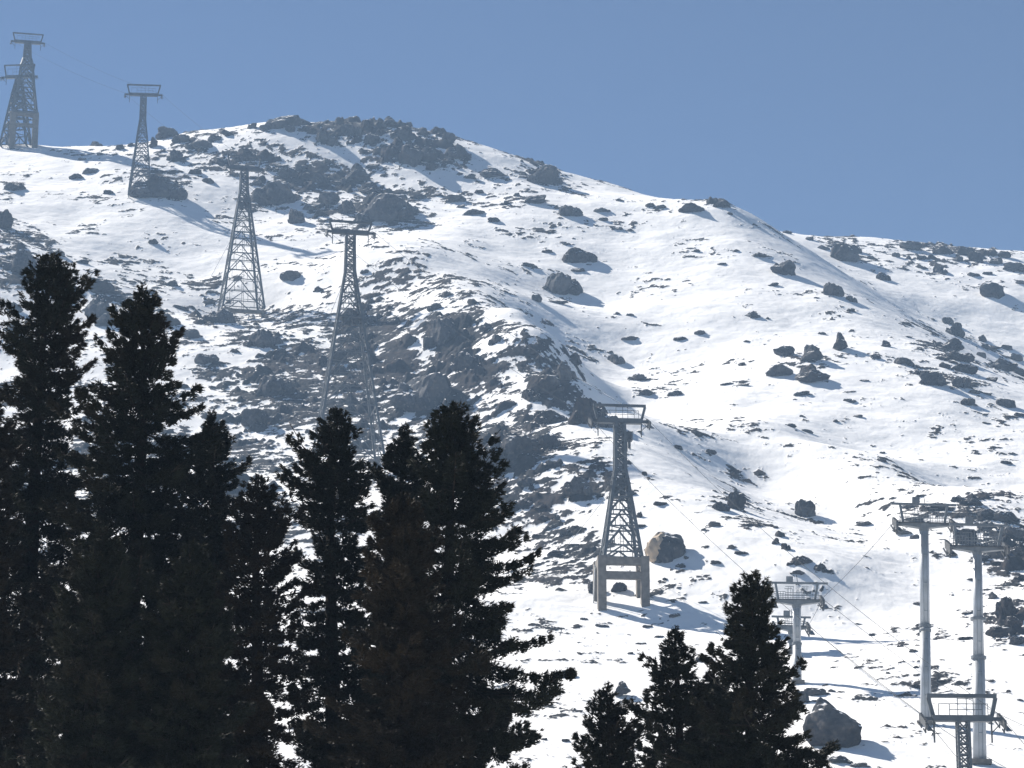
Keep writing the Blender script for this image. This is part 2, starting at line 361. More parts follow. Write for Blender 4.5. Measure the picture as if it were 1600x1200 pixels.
NAMED = [
 (437,188,68,30,'rounded dark rock hump on the skyline left of the highest rocks'),
 (607,189,30,24,'blunt pointed rock forming the highest point of the summit skyline'),
 (575,192,24,28,'upright squarish rock on the skyline just left of the highest rock'),
 (632,206,46,36,'large dark block on the summit right under the highest rock'),
 (650,240,66,46,'largest dark cliff like block under the summit, with a small boulder at its right foot'),
 (715,237,44,32,'rounded dark rock at the right end of the summit cliffs'),
 (673,257,28,20,'small snow dusted boulder at the foot of the summit cliffs'),
 (770,269,46,22,'wide pointed rock alone on the snow right of the summit cliffs'),
 (600,325,92,52,'widest pale brown rock mass just right of the second lattice tower head'),
 (557,268,42,38,'pointed pyramid rock midway between the summit and the lattice tower head'),
 (578,294,50,24,'tilted slab with a snowy ledge below the pointed pyramid rock'),
 (425,302,74,46,'tall dark cliff block with a drooping base left of the round boulder'),
 (462,337,28,30,'round grey boulder at the lower edge of the upper rock band'),
 (541,323,30,28,'brownish cube shaped rock left of the widest rock mass'),
 (850,272,58,36,'jagged rock outcrop on the skyline where the ridge starts dropping right'),
 (836,309,44,24,'dark oval boulder just below the jagged skyline outcrop'),
 (890,329,42,22,'dark boulder with a snow streak tapering to the right below the ridge'),
 (905,398,56,30,'rounded tan grey boulder with a snowy foot in the upper bright snowfield'),
 (880,444,64,42,'large boulder with a snow filled hollow on its front casting a shadow right'),
 (838,465,20,16,'small dark rock against the left foot of the snow hollowed boulder'),
 (1128,319,28,14,'flat dark rock on the corner where the skyline bends down'),
 (1082,325,44,20,'broken dark rock pair near the bend of the skyline'),
 (1323,393,48,38,'large round dark boulder under the right skyline'),
 (1428,383,44,20,'brown domed rock bump on the right skyline'),
 (1555,453,46,32,'dark leaning rock with a snow drift on its right near the right edge'),
 (1225,417,40,28,'dark rock on the upper lip of the shaded gully'),
 (1302,452,36,26,'slanted rock tongue on the lip of the shaded gully'),
 (1315,532,26,38,'standing stone shaped like a tooth in the right snowfield'),
 (1268,551,42,32,'domed dark boulder left of the tooth shaped standing stone'),
 (1230,546,42,22,'flat rock left of the domed boulder in the right snowfield'),
 (1268,583,62,36,'largest boulder of the cluster below the tooth shaped stone'),
 (1177,490,26,13,'lone small stone shaped like a hat in the middle of the bright snowfield'),
 (1384,536,20,15,'small round stone right of the tooth shaped standing stone'),
 (1515,628,28,17,'round stone at the lower edge of the right rock field'),
 (1575,630,34,19,'elongated dark stone near the right edge under the gully rocks'),
 (1258,795,34,32,'snow streaked boulder perched on the middle crest casting a long shadow'),
 (920,640,54,44,'dark rock face at the crest behind the left end of the near pylon crossarm'),
 (1150,783,32,32,'steep grey rock on the shaded bank right of the near pylon'),
 (1125,790,32,22,'grey rock leaning on the shaded bank'),
 (1030,787,27,13,'small oval rock in the blue shaded snow right of the near pylon'),
 (1115,818,24,15,'small round boulder below the shaded bank right of the near pylon'),
 (968,919,26,22,'block of stone seen between the concrete legs of the near pylon'),
 (927,915,26,30,'tan stone behind the left concrete leg of the near pylon'),
 (245,290,92,46,'big dark rock behind the legs of the thin lattice tower on the upper left'),
 (272,243,28,18,'dark rock on the snow right of the thin lattice tower'),
 (140,264,30,18,'small dark rock left of the thin lattice tower'),
 (20,290,38,18,'low dark rock at the left edge under the pale tower'),
 (240,378,20,11,'small boulder with a shadow tail alone on the smooth left snow slope'),
 (455,431,36,22,'dark flat rock between the two tall lattice towers'),
 (345,493,46,28,'dark rock under the left foot of the tall lattice tower'),
 (1250,878,44,16,'brown snow covered rock patch above the small tubular pylon'),
 (883,1053,36,15,'low grey rock right of the big fir at mid slope'),
 (1513,838,40,30,'dark rock behind the left end of the nearer tubular pylon crossarm'),
 (1573,952,32,34,'dark rock right of the nearer tubular pole'),
]
LIST = {
 'sum': [(543,201,30,24),(505,211,24,20),(455,199,18,16),(580,219,30,20),(610,240,30,18),(682,202,16,14),(528,190,18,12),(475,190,20,12),(560,207,20,16),(595,206,18,14),(620,223,22,16),(640,190,14,10),(660,205,18,14),
         (488,205,18,14),(520,222,20,14),(700,215,22,18),(415,200,20,12),(395,196,18,10),(262,208,38,17),(283,216,30,14),(312,226,46,14),(335,215,22,12),(355,206,20,12),(188,230,16,9),(150,221,22,9),(205,226,12,7),(238,222,14,18)],
 'shl': [(535,283,26,14),(495,279,46,18),(440,258,24,10),(420,263,20,12),(448,270,30,18),(510,253,18,10),(512,309,34,26),(487,319,36,17),(500,331,24,18),(640,326,30,24),(582,256,26,14),
         (655,307,28,12),(684,303,15,9),(712,310,34,13),(740,331,38,13),(772,343,20,9),(720,321,16,9),(380,241,34,22),(430,255,20,10),(405,247,22,11),(345,251,20,10),(367,273,18,9),(470,262,22,12),(400,285,22,12),
         (305,268,22,12),(325,281,24,13),(120,275,26,11),(157,240,12,7),(128,247,14,8),(170,300,18,7),(288,250,14,8),(700,252,24,10),(750,300,18,8),(790,318,14,7),(735,275,22,9)],
 'rdg': [(1475,390,38,17),(1510,391,32,15),(1525,399,28,22),(1570,397,20,15),(1590,419,42,15),(1557,407,22,14),(1470,421,26,15),(1520,427,24,11),(1380,431,25,17),(1286,385,25,12),(1305,381,17,10),(1400,398,14,8),(1341,388,18,16),
         (1265,372,14,7),(1230,362,16,6),(1440,402,18,9),(1545,425,18,9),(1497,405,18,10),(1595,440,16,10),(1360,402,12,7)],
 'gul': [(1482,501,19,13),(1493,515,30,22),(1536,529,17,13),(1540,541,15,11),(1575,541,20,13),(1485,539,42,18),(1500,557,46,19),(1565,569,52,21),(1505,573,46,21),(1438,581,32,13),(1460,593,42,22),(1505,598,38,22),
         (1413,563,32,17),(1588,558,22,15),(1330,466,20,13),(1331,484,14,8),(1369,556,19,11),(1220,579,42,25),(1535,553,16,12),(1550,590,22,13),(1592,580,22,13),(1522,612,18,10),(1476,570,20,12),(1592,646,20,12),(1545,615,14,8)],
 'fld': [(965,356,17,7),(984,359,14,6),(855,392,17,8),(882,380,20,7),(903,421,22,9),(828,415,24,7),(941,327,24,11),(943,342,15,9),(968,311,15,9),(1017,319,15,9),(1034,323,18,8),(1095,519,17,11),(1062,529,20,8),(987,528,30,9),(953,551,10,6),
         (962,559,26,22),(995,589,28,13),(1012,613,32,13),(1055,614,22,11),(1186,400,38,7),(1087,392,14,6),(1129,412,14,6),(1255,614,28,11),(1328,625,20,9),(1378,706,10,7),(1378,718,12,8),(1210,443,19,11),(1275,464,10,5),(1285,520,12,6),
         (1349,593,16,6),(1161,568,14,8),(1167,533,12,7),(985,491,12,6),(964,489,10,6),(1341,650,13,7),(1254,650,9,5),(1307,658,10,6),(1261,672,18,8),(1235,664,18,7),(1573,721,18,9),(1583,709,14,5),(1491,566,16,6),(1540,660,16,6),(870,323,12,8),(808,303,10,10),(1141,333,10,7),
         (870,470,34,10),(1200,497,8,5),(1420,525,14,6),(1150,392,12,5),(920,413,10,5),(1135,599,20,6),(1162,600,20,7)],
 'ctr': [(690,518,62,44),(600,562,50,34),(660,612,96,60),(790,562,54,30),(850,602,64,30),(760,680,110,54),(800,702,90,50),(390,546,90,44),(430,603,60,34),(560,610,60,36),(520,560,50,24),(640,530,44,24),(730,560,50,24),(820,560,46,30),
         (880,580,40,28),(480,640,50,26),(400,650,44,22),(620,680,70,44),(860,650,60,24),(700,660,60,36),(410,530,60,24),(360,600,50,30),(850,690,50,22),(905,690,40,16),(830,620,40,16),(450,680,40,20),(760,510,24,14),(735,498,30,14),(775,530,24,12),
         (925,605,24,16),(895,560,26,16),(540,545,30,14),(680,480,24,10),(610,520,28,12),(580,500,24,9),(655,470,24,9),(700,460,22,8),(610,410,20,8),(570,425,14,7),(505,420,22,8),(500,452,22,8),(540,462,22,8)],
 'lft': [(155,484,40,34),(155,446,52,26),(170,500,46,26),(30,407,54,40),(8,340,30,40),(20,482,30,18),(60,430,40,22),(260,500,40,22),(300,520,40,22),(285,478,30,14),(330,455,20,9),(200,470,26,12),(235,455,20,10),(268,443,20,9),(130,408,24,11),(90,395,24,12),(20,520,30,18),(320,560,40,22)],
 'pyl': [(903,762,44,34),(825,756,34,18),(860,726,24,12),(930,730,24,9),(985,770,20,9),(1007,739,9,11),(1000,803,10,12),(1003,820,18,8),(848,810,18,10),(868,808,14,8),(863,824,24,8),(886,831,26,12),(838,836,20,8),(895,852,20,6),(870,862,40,12),(820,786,24,9),
         (845,796,20,8),(880,700,18,8),(955,660,36,22),(1212,845,12,12),(1218,832,18,17),(1228,855,16,14),(1283,889,20,15),(1250,898,30,8),(1100,827,12,6),(1144,856,16,8),(1158,866,22,6),(1072,873,10,6),(1110,705,20,9),(1060,700,14,8),(1065,885,18,8),(1120,880,18,6)],
 'brk': [(1470,791,42,13),(1540,801,50,17),(1570,806,34,22),(1583,831,40,20),(1500,780,30,10),(1520,785,34,12),(1425,790,30,8),(1415,831,34,8),(1432,838,18,10),(1545,820,28,20),(1583,860,30,16),(1530,870,30,9),(1560,880,34,9),(1567,986,44,22),(1590,1000,24,18),(1552,930,14,16),(1585,970,24,18),
         (1435,943,14,8),(1515,957,22,7),(1510,997,26,7),(1595,900,18,9),(1520,905,20,6),(1486,868,20,7),(1345,816,16,6),(1352,817,26,10)],
 'low': [(1100,1030,26,12),(850,1154,10,6),(885,1156,13,8),(1060,919,9,6),(912,967,12,5),(940,978,20,6),(1010,930,22,7),(1040,905,12,5),(1325,1140,8,8),(1315,1188,32,16),(1275,1079,32,17),(1300,1078,14,8),(1255,1086,22,26),(1362,992,9,5),(1366,991,8,4),(1407,1009,10,4),
         (1428,1018,13,5),(1388,1052,7,4),(1341,976,12,4),(1432,1042,9,5),(1595,1095,10,4),(1470,1065,16,4),(1245,1195,30,12),(1345,1195,26,10),(1165,925,14,6),(1100,940,16,6),(1055,963,16,8),(1010,978,16,9),(1030,994,14,5),(985,1020,9,5),(1000,1005,18,5)],
}
for u, v, wp, hp, lab in NAMED: boulder(u, v, wp, hp, label=lab, peak=('point' in lab or 'tooth' in lab or 'pyramid' in lab))
for g, L_ in LIST.items():
    for (u, v, wp, hp) in (L_[::2] if g == 'ctr' else L_): boulder(u, v, wp * 1.05, hp * 1.05, g)
# boulders with a look of their own
tan_m = new_mat('tan_lichen_stone', (.34, .27, .20), .85, vary=(.42, .33, .24), scale=4, bump=.3)
b2 = boulder(1035, 853, 72, 56, label='round two tone boulder, tan left face and dark right side, beside the near pylon legs', mesh=boulder_mesh(77, .7, 0, 9).copy(), rot=0)
b2.data.materials.append(tan_m)
co = np.array([v.co[:] for v in b2.data.vertices])
for f in b2.data.polygons:
    c = co[list(f.vertices)].mean(0)
    if c[0] < -.10 + .25 * c[2] and c[1] < .5: f.material_index = 1
boulder(1304, 1136, 92, 78, label='huge smooth grey boulder at the bottom right beside the fir', mesh=boulder_mesh(91, .9, .12, 8), rot=8, sink=.12)
py_bm = [(-1,-1,-.6),(1,-1,-.6),(1,1,-.6),(-1,1,-.6),(.05,.0,1)]
pm = boulder_mesh(63, 1, 1.4, 16); boulder(972, 1081, 27, 26, label='small sharp pyramid shaped rock between the two small firs', mesh=pm, rot=10, sink=.1)
# ------------------------------------------------------------------ pylons
class MB:                                       # collects beams, boxes, tubes; build() links ONE mesh object
    def __init__(s): s.v, s.f = [], []
    def beam(s, p, q, w, h=None, up=(0, 0, 1)):
        p, q = Vector(p), Vector(q); d = (q - p)
        if d.length < 1e-4: return s
        d.normalize(); u = Vector(up)
        if abs(d.dot(u)) > .95: u = Vector((0, 1, 0))
        a = d.cross(u).normalized() * w * .5; b = d.cross(a).normalized() * (h or w) * .5
        n = len(s.v)
        for c in (p, q): s.v += [c + a + b, c - a + b, c - a - b, c + a - b]
        s.f += [(n, n+1, n+2, n+3), (n+7, n+6, n+5, n+4)] + [(n + i, n + 4 + i, n + 4 + (i+1) % 4, n + (i+1) % 4) for i in range(4)]
        return s
    def tube(s, p, q, r0, r1=None, k=16):
        p, q = Vector(p), Vector(q); d = (q - p).normalized(); u = Vector((0, 0, 1)) if abs(d.z) < .9 else Vector((1, 0, 0))
        a = d.cross(u).normalized(); b = d.cross(a); n = len(s.v); r1 = r0 if r1 is None else r1
        for c, r in ((p, r0), (q, r1)):
            s.v += [c + (a * math.cos(2*math.pi*i/k) + b * math.sin(2*math.pi*i/k)) * r for i in range(k)]
        s.f += [(n + i, n + (i+1) % k, n + k + (i+1) % k, n + k + i) for i in range(k)] + [tuple(range(n + k - 1, n - 1, -1)), tuple(range(n + k, n + 2*k))]
        return s
    def hexa(s, pts):                           # box from eight points: bottom four, top four
        n = len(s.v); s.v += [Vector(p) for p in pts]
        s.f += [(n+3, n+2, n+1, n), (n+4, n+5, n+6, n+7)] + [(n + i, n + (i+1) % 4, n + 4 + (i+1) % 4, n + 4 + i) for i in range(4)]
        return s
    def box(s, c, d):
        x, y, z = c; a, b, e = d[0]/2, d[1]/2, d[2]/2
        return s.hexa([(x-a,y-b,z-e),(x+a,y-b,z-e),(x+a,y+b,z-e),(x-a,y+b,z-e),(x-a,y-b,z+e),(x+a,y-b,z+e),(x+a,y+b,z+e),(x-a,y+b,z+e)])
    def build(s, name, mat, parent=None, smooth=False):
        return link_mesh(name, s.v, s.f, mat, parent, smooth)
def empty(name, loc, rz=0, ry=0):
    o = bpy.data.objects.new(name, None); C.collection.objects.link(o); o.location = loc; o.rotation_euler = (0, ry, rz); o.empty_display_size = .5; return o

steel = new_mat('weathered_galvanised_steel', (.060, .070, .080), .6, .3, vary=(.10, .11, .12), scale=1.2)
steel_d = new_mat('greased_dark_steel', (.045, .05, .055), .5, .3, vary=(.09, .09, .09), scale=3)
steel_p = new_mat('pale_galvanised_tube', (.38, .41, .45), .5, .1, vary=(.30, .315, .33), scale=.8)
steel_a = new_mat('grey_painted_steel', (.12, .135, .15), .55, .2, vary=(.18, .195, .21), scale=1.5)
concrete = new_mat('rough_concrete', (.12, .108, .095), .9, vary=(.19, .172, .15), scale=1.6, bump=.4)
rope_m = new_mat('steel_rope', (.05, .055, .06), .95, 0.0, spec=.05)

def lattice(mb, secs, t_leg, t_br, yaw_dep=.92, col_v=None):
    """secs: (z, half width) from top to bottom; four tapered legs, rings and bracing"""
    zs = [s_[0] for s_ in secs]; hs = [s_[1] for s_ in secs]
    hw = lambda z: float(np.interp(z, zs[::-1], hs[::-1]))
    cor = lambda z, i: Vector(((-1, 1, 1, -1)[i] * hw(z), (-1, -1, 1, 1)[i] * hw(z) * yaw_dep, z))
    for a, b in zip(zs[:-1], zs[1:]):
        for i in range(4): mb.beam(cor(a, i), cor(b, i), t_leg)
    z = zs[0]; k = 0
    while z > zs[-1] + .3:
        h = hw(z); step = max(1.0, (2 * h) * (.95 if h < 1.2 else .72)); z2 = max(z - step, zs[-1])
        for i in range(4):
            j = (i + 1) % 4
            if h < 1.1:
                mb.beam(cor(z, i), cor(z2, j), t_br); mb.beam(cor(z, j), cor(z2, i), t_br)
            else:
                m1 = (cor(z, i) + cor(z, j)) / 2
                mb.beam(m1, cor(z2, i), t_br * 1.1); mb.beam(m1, cor(z2, j), t_br * 1.1)
                mm = (m1 + cor(z2, i)) / 2; mn = (m1 + cor(z2, j)) / 2
                zz = (z + z2) / 2
                mb.beam(mm, cor(zz, i), t_br * .7); mb.beam(mn, cor(zz, j), t_br * .7)
                if h > 2: mb.beam(mm, mn, t_br * .6)
                mb.beam(mm, cor(z2, i) * .75 + cor(z2, j) * .25, t_br * .6); mb.beam(mn, cor(z2, j) * .75 + cor(z2, i) * .25, t_br * .6)
            mb.beam(cor(z2, i), cor(z2, j), t_br)
        if k % 3 == 0: mb.beam(cor(z2, 0), cor(z2, 2), t_br * .7)
        z = z2; k += 1
    return hw

def sheaves(name, x, z, L, root, drop=.38, n=6, sc=1.0):
    """row of grooved wheels on a rocker beam along the rope, with its bracket"""
    m = MB(); d = Vector((0, -math.cos(drop), -math.sin(drop))); c = Vector((x, 0, z))
    m.beam(c - d * L / 2, c + d * L / 2, .22 * sc, .35 * sc)
    for i in range(n):
        q = c + d * L * ((i + .5) / n - .5) + Vector((0, 0, .30 * sc))
        m.tube(q - Vector((.12, 0, 0)) * sc, q + Vector((.12, 0, 0)) * sc, .28 * sc, k=10)
        m.beam(q, q - Vector((0, 0, .45 * sc)), .1 * sc)
    for s_ in (-1, 1):
        q = c + d * L * .3 * s_; m.beam(q, q + Vector((0, 0, -.75 * sc)), .12 * sc); m.beam(q + Vector((0, 0, -.7 * sc)), q + d * .6 * s_ + Vector((-.3, 0, -.2)), .1 * sc)
    m.beam(c - d * L * .45 + Vector((.35, 0, -.4)) * sc, c + d * L * .45 + Vector((.35, 0, -.4)) * sc, .5 * sc, .08)   # narrow catwalk
    return m.build(name, steel_d, root)

ROPE = {}
def lattice_tower(key, label, u, vbase, varm, arm_px, secs, Y=None, ztop_px=24, t=.34, tb=.15, yaw=8, pedestal=None, platform=(), arm_h=8, pale=False, guys=(), drop=.36):
    p = hit(u, vbase) if Y is None else at(u, vbase, Y)
    Yd = p[1]; k = Yd / FPX; gz = ground_z(p[0], Yd); z0 = gz - .1
    root = empty('lattice_pylon', (p[0], Yd, z0), R(yaw))
    tag(root, label, 'pylon', 'lattice pylons of the gondola line')
    Z = lambda v: at(u, v, Yd)[2] - z0
    zarm = Z(varm)
    m = MB(); S = [(Z(v), hw * k) for v, hw in secs]
    if pedestal is None and Y is None: S.append((-.8, S[-1][1] * (1 + .03)))
    hw = lattice(m, S, t, tb)
    m.build('mast', steel, root)
    # ladder up one face
    l = MB(); zt, zb = S[0][0], S[-1][0]
    nseg = 10
    for i in range(nseg):
        a, b = zb + (zt - zb) * i / nseg, zb + (zt - zb) * (i + 1) / nseg
        for s_ in (-.22, .22): l.beam((s_, -hw(a) * .5, a), (s_, -hw(b) * .5, b), .07)
    z = zb
    while z < zt: l.beam((-.22, -hw(z) * .5, z), (.22, -hw(z) * .5, z), .05); z += .5
    l.build('ladder', steel, root)
    A = arm_px * k / 2; ah = arm_h * k
    m = MB(); m.hexa([(-A*.86,-.45,zarm-ah*.5),(A*.86,-.45,zarm-ah*.5),(A*.86,.45,zarm-ah*.5),(-A*.86,.45,zarm-ah*.5),(-A*.9,-.45,zarm+ah*.5),(A*.9,-.45,zarm+ah*.5),(A*.9,.45,zarm+ah*.5),(-A*.9,.45,zarm+ah*.5)])
    for s_ in (-1, 1): m.beam((s_*A*.88, 0, zarm - .02), (s_*(A+.35), 0, zarm - .02), .3, ah * .6)
    m.build('crossarm', steel, root)
    zt2 = zarm + ztop_px * k
    m = MB(); m.beam((-A*1.02, 0, zt2), (A*1.02, 0, zt2), .32, .36)
    for s_ in (-1, 1):
        m.beam((s_*A*.86, 0, zarm + ah*.5), (s_*A*.985, 0, zt2 - .18), .36)
    m.build('upper_frame', steel, root)
    m = MB(); b0, b1 = zarm + ah*.5, zt2 - .18; H = b1 - b0
    for x in (-.72, -.4, -.16, .1, .3, .55): m.beam((x*A, -.5, b0), (x*A, -.5, b0 + H*(.95 if abs(x) < .35 else .62)), .06)
    for zz, xa, xb in ((.62, -.72, .1), (.3, -.4, .55), (.62, .1, .72), (.9, -.16, .3)): m.beam((xa*A, -.5, b0 + zz*H), (xb*A, -.5, b0 + zz*H), .06)
    m.beam((.72*A, -.5, b0), (.72*A, -.5, b0 + .62*H), .06)
    m.build('railing', steel, root)
    for s_ in (-1, 1):
        sheaves('sheave_assembly', s_*(A + .45), zarm - .35, 3.6, root, drop)
        m = MB(); m.beam((s_*A*.84, 0, zarm - ah*.5), (s_*A*.84, 0, zarm - ah*.5 - 1.9), .14); m.beam((s_*A*.84, 0, zarm - ah*.5 - 1.0), (s_*(A + .3), 0, zarm - .5), .1)
        m.build('hanger', steel_d, root)
    for zv, hwpx, dx in platform:
        zz = Z(zv); m = MB(); a = hwpx * k
        m.box((dx*k, 0, zz), (2*a, 2.2*a*.7, .18)); 
        for i in range(5):
            x = dx*k - a + 2*a*i/4
            for y_ in (-.77*a, .77*a): m.beam((x, y_, zz), (x, y_, zz + 1.1), .08)
        for h_ in (.55, 1.1):
            for y_ in (-.77*a, .77*a): m.beam((dx*k - a, y_, zz + h_), (dx*k + a, y_, zz + h_), .08)
        m.box((dx*k + a*.3, -a*.4, zz + .7), (.8, .5, 1.0)); m.box((dx*k - a*.35, -a*.2, zz - .9), (a*.7, a*.6, 1.5)); m.box((dx*k + a*.45, a*.2, zz - .6), (a*.5, a*.5, 1.0))
        m.build('service_platform', steel_d, root)
    if pedestal:
        vt, hwp, wp, beams = pedestal; zt_ = Z(vt); a = hwp * k; wv = wp * k
        for sx in (-1, 1):
            for sy in (-1, 1):
                m = MB(); x, y_ = sx*(a - wv/2), sy*(a*.6)
                w1 = wv/2; m.hexa([(x-w1*1.05,y_-w1,-3.0),(x+w1*1.05,y_-w1,-3.0),(x+w1*1.05,y_+w1,-3.0),(x-w1*1.05,y_+w1,-3.0),(x-w1,y_-w1,zt_),(x+w1,y_-w1,zt_),(x+w1,y_+w1,zt_),(x-w1,y_+w1,zt_)])
                m.build('concrete_leg', concrete, root)
        for bi, (v0, hb) in enumerate(beams):
            for sy in (-1,):
                m = MB(); m.box((0, sy*a*.6, Z(v0)), (2*a - 2*wv + .04, wv*.8, hb*k)); m.build('concrete_beam', concrete, root)
        for sx in (-1, 1):
            m = MB(); m.box((sx*(a - wv/2), 0, Z(beams[0][0])), (wv*.8, 1.2*a - wv + .04, beams[0][1]*k)); m.build('concrete_beam', concrete, root)
    for (vu, ud, vd) in guys:
        g = hit(ud, vd); m = MB(); q = Matrix.Rotation(-R(yaw), 3, 'Z') @ (Vector(g) - Vector(root.location))
        zz = Z(vu); m.tube((-hw(zz), 0, zz), q, .04, k=5); m.build('guy_wire', steel_a, root)
    M = Matrix.Translation(root.location) @ Matrix.Rotation(R(yaw), 4, 'Z')
    ROPE[key] = [M @ Vector((s_*(A + .45), 0, zarm + .28)) for s_ in (-1, 1)]
    return root

lattice_tower('far', 'pale hazy lattice pylon on tall concrete legs on the skyline at the far left', 36, 229, 66, 50, [(69, 4.5), (92, 6), (105, 10), (140, 14), (181, 20)], ztop_px=15, t=.5, tb=.32, yaw=12, pedestal=(180, 23, 9, [(183, 6), (200, 5)]), arm_h=5)
lattice_tower('behind', 'second hazy lattice pylon overlapping the pale one at far left, with the lower head', 25, 228, 120, 52, [(124, 4), (150, 9), (226, 21)], ztop_px=21, t=.45, tb=.28, yaw=-6, arm_h=5)
lattice_tower('thin', 'slender lattice pylon with an empty trapezoid head rising above the skyline on the upper left', 219, 306, 148, 55, [(151, 4.2), (188, 4.6), (205, 7), (300, 18)], ztop_px=17, t=.36, tb=.17, yaw=5, arm_h=4.5)
lattice_tower('wide', 'tall wide footed lattice pylon whose head stands before the upper rocks', 376, 497, 263, 56, [(267, 5), (298, 6), (330, 11), (488, 34)], ztop_px=21, t=.42, tb=.17, yaw=14, arm_h=8, pedestal=(489, 36, 6, [(492, 6)]), platform=[(318, 10, 0)], guys=[(372, 325, 441)])
lattice_tower('tall', 'tallest lattice pylon, in the middle, its feet hidden by a fir top', 542, 735, 363, 70, [(368, 6.5), (424, 7.5), (436, 9.5), (735, 56)], ztop_px=18, t=.40, tb=.16, yaw=10, arm_h=6.5, platform=[(497, 20, 2)], guys=[(440, 503, 525)])
lattice_tower('near', 'lattice pylon standing on a brown concrete frame in the middle of the slope', 971, 944, 658, 84, [(662, 6.8), (735, 8), (757, 12), (876, 30)], ztop_px=26, t=.44, tb=.2, yaw=6, arm_h=8, pedestal=(874, 41, 13, [(882, 12), (904, 12)]), platform=[(762, 17, -4), (688, 8, 12)], guys=[(765, 884, 857)])
lattice_tower('low', 'nearest lattice pylon head with a trapezoid frame at the bottom right corner', 1511, 1300, 1123, 108, [(1128, 8.5), (1235, 9), (1300, 18)], Y=262, ztop_px=36, t=.22, tb=.11, yaw=2, arm_h=9.5)

def tube_pylon(key, label, u, vbase, vtop, dx, r0px, r1px, arm_px, beam_px, beam_v, Y=None, collars=(), left_drop=10, dark=False, yaw=0, bx=0):
    """u, vbase: foot of the pole; vtop: underside of the head; dx: how far the head leans sideways (px)"""
    p = hit(u, vbase) if Y is None else at(u, vbase, Y)
    Yd = p[1]; k = Yd / FPX; z0 = ground_z(p[0], Yd) - .1
    lean = math.atan2(dx, vbase - vtop); root = empty('tubular_pylon', (p[0], Yd, z0), R(yaw), lean)
    tag(root, label, 'pylon', 'tubular pylons of the chairlift')
    Z = lambda v: at(u, v, Yd)[2] - z0
    H = Z(vtop); m = MB(); vm = (vbase + vtop) / 2
    m.tube((0, 0, -1.5), (0, 0, Z(vm)), r1px*k, (r0px*.35 + r1px*.65)*k, 28); m.tube((0, 0, Z(vm)), (0, 0, H), (r0px*.5+r1px*.5)*k*.97, r0px*k, 28)
    m.build('pole', steel_p, root, True)
    for v in (vm,) + tuple(collars):
        m = MB(); m.tube((0, 0, Z(v) - .14), (0, 0, Z(v) + .14), r1px*k*1.12, k=28); m.build('flange', steel_a, root)
    m = MB(); m.box((0, 0, .1), (r1px*k*3.0, r1px*k*3.0, .5)); m.build('foundation', concrete, root)
    m = MB()
    for i in range(7): m.beam((-.2, -r1px*k - .1, Z(vbase - (vbase - vtop)*i/7)), (.2, -r1px*k - .1, Z(vbase - (vbase - vtop)*i/7)), .06)
    for s_ in (-.2, .2): m.beam((s_, -r1px*k - .12, 0), (s_, -r0px*k - .12, H), .05)
    m.build('ladder', steel_a, root)
    A = arm_px * k / 2; hh = 7*k
    m = MB(); w = r0px*k*1.05
    for s_ in (-1, 1):
        pts = [(0, -.5, H - hh*.35), (s_*A, -.4, H + hh*.45), (s_*A, .4, H + hh*.45), (0, .5, H - hh*.35), (0, -.5, H + hh*1.0), (s_*A, -.4, H + hh*.95), (s_*A, .4, H + hh*.95), (0, .5, H + hh*1.0)]
        m.hexa(pts)
    m.tube((0, 0, H - hh*.9), (0, 0, H + hh), w*1.02, w*1.35, 20)
    m.build('crossarm', steel_a, root)
    zb = at(u, beam_v, Yd)[2] - z0; B = beam_px*k/2; bo = bx*k
    m = MB(); m.beam((bo - B, 0, zb), (bo + B, 0, zb - .0), .2, .24)
    for s_ in (-1, 1): m.beam((s_*A*.78, 0, H + hh*.95), (s_*A*.9 + bo*.5, 0, zb - .12), .26)
    m.build('upper_frame', steel_a, root)
    m = MB(); b0 = H + hh*.98; Hr = zb - b0; r = random.Random(int(u))
    xs = [-.95, -.85, -.72, -.6, -.5, -.38, -.27, -.15, -.04, .08, .2, .3, .42, .55, .66, .8, .92]
    for i, x in enumerate(xs):
        tall = .95 if abs(x) < .1 else (.72 if abs(x) < .5 else .42)
        for y_ in (-.7, .7)[:1 + i % 2]: m.beam((x*A, y_, b0 - .1), (x*A, y_, b0 + Hr*tall), .045)
    for y_ in (-.7, .7):
        for zz, xa, xb in ((.42, -.95, -.5), (.72, -.5, -.15), (.36, -.5, .5), (.72, .2, .5), (.42, .5, .95), (.2, -.95, .95)): m.beam((xa*A, y_, b0 + zz*Hr), (xb*A, y_, b0 + zz*Hr), .06)
    m.build('railing', steel_a, root)
    m = MB(); m.box((0, 0, b0 - .06), (2*A, 1.5, .1)); m.build('walkway', steel_d, root)
    m = MB(); m.box((-.3*A if key != 'c3' else -.05*A, 0, zb + .45), (.8, .5, .65)); m.beam((.05*A, 0, zb), (.0, 0, zb + 1.0), .08); m.build('control_box', steel_a, root)
    for s_ in (-1, 1): sheaves('sheave_train', s_*(A + .25), H + hh*.45, 3.8, root, .33, 8, 1.15)
    M = Matrix.Translation(root.location) @ root.rotation_euler.to_matrix().to_4x4()
    ROPE[key] = [M @ Vector((s_*(A + .25), 0, H + hh*.45 + .5)) for s_ in (-1, 1)]
    return root
tube_pylon('t1', 'left one of the two big pale tubular pylons, square box on top beam', 1447, 1131, 824, 8, 7.2, 8.8, 84, 104, 788, collars=(985,))
tube_pylon('t2', 'right one of the two big pale tubular pylons, thicker at the foot', 1531, 1194, 861, 10, 7, 11, 84, 96, 820, collars=(967,), bx=4)
tube_pylon('t3', 'smaller pale tubular pylon standing right behind the tip of the right hand fir', 1246, 1068, 944, 2, 6.5, 7, 74, 100, 911)
tube_pylon('t4', 'faint half hidden tubular pylon directly behind the smaller one, left of its pole', 1236, 1020, 985, 1, 4.5, 5, 48, 62, 964)

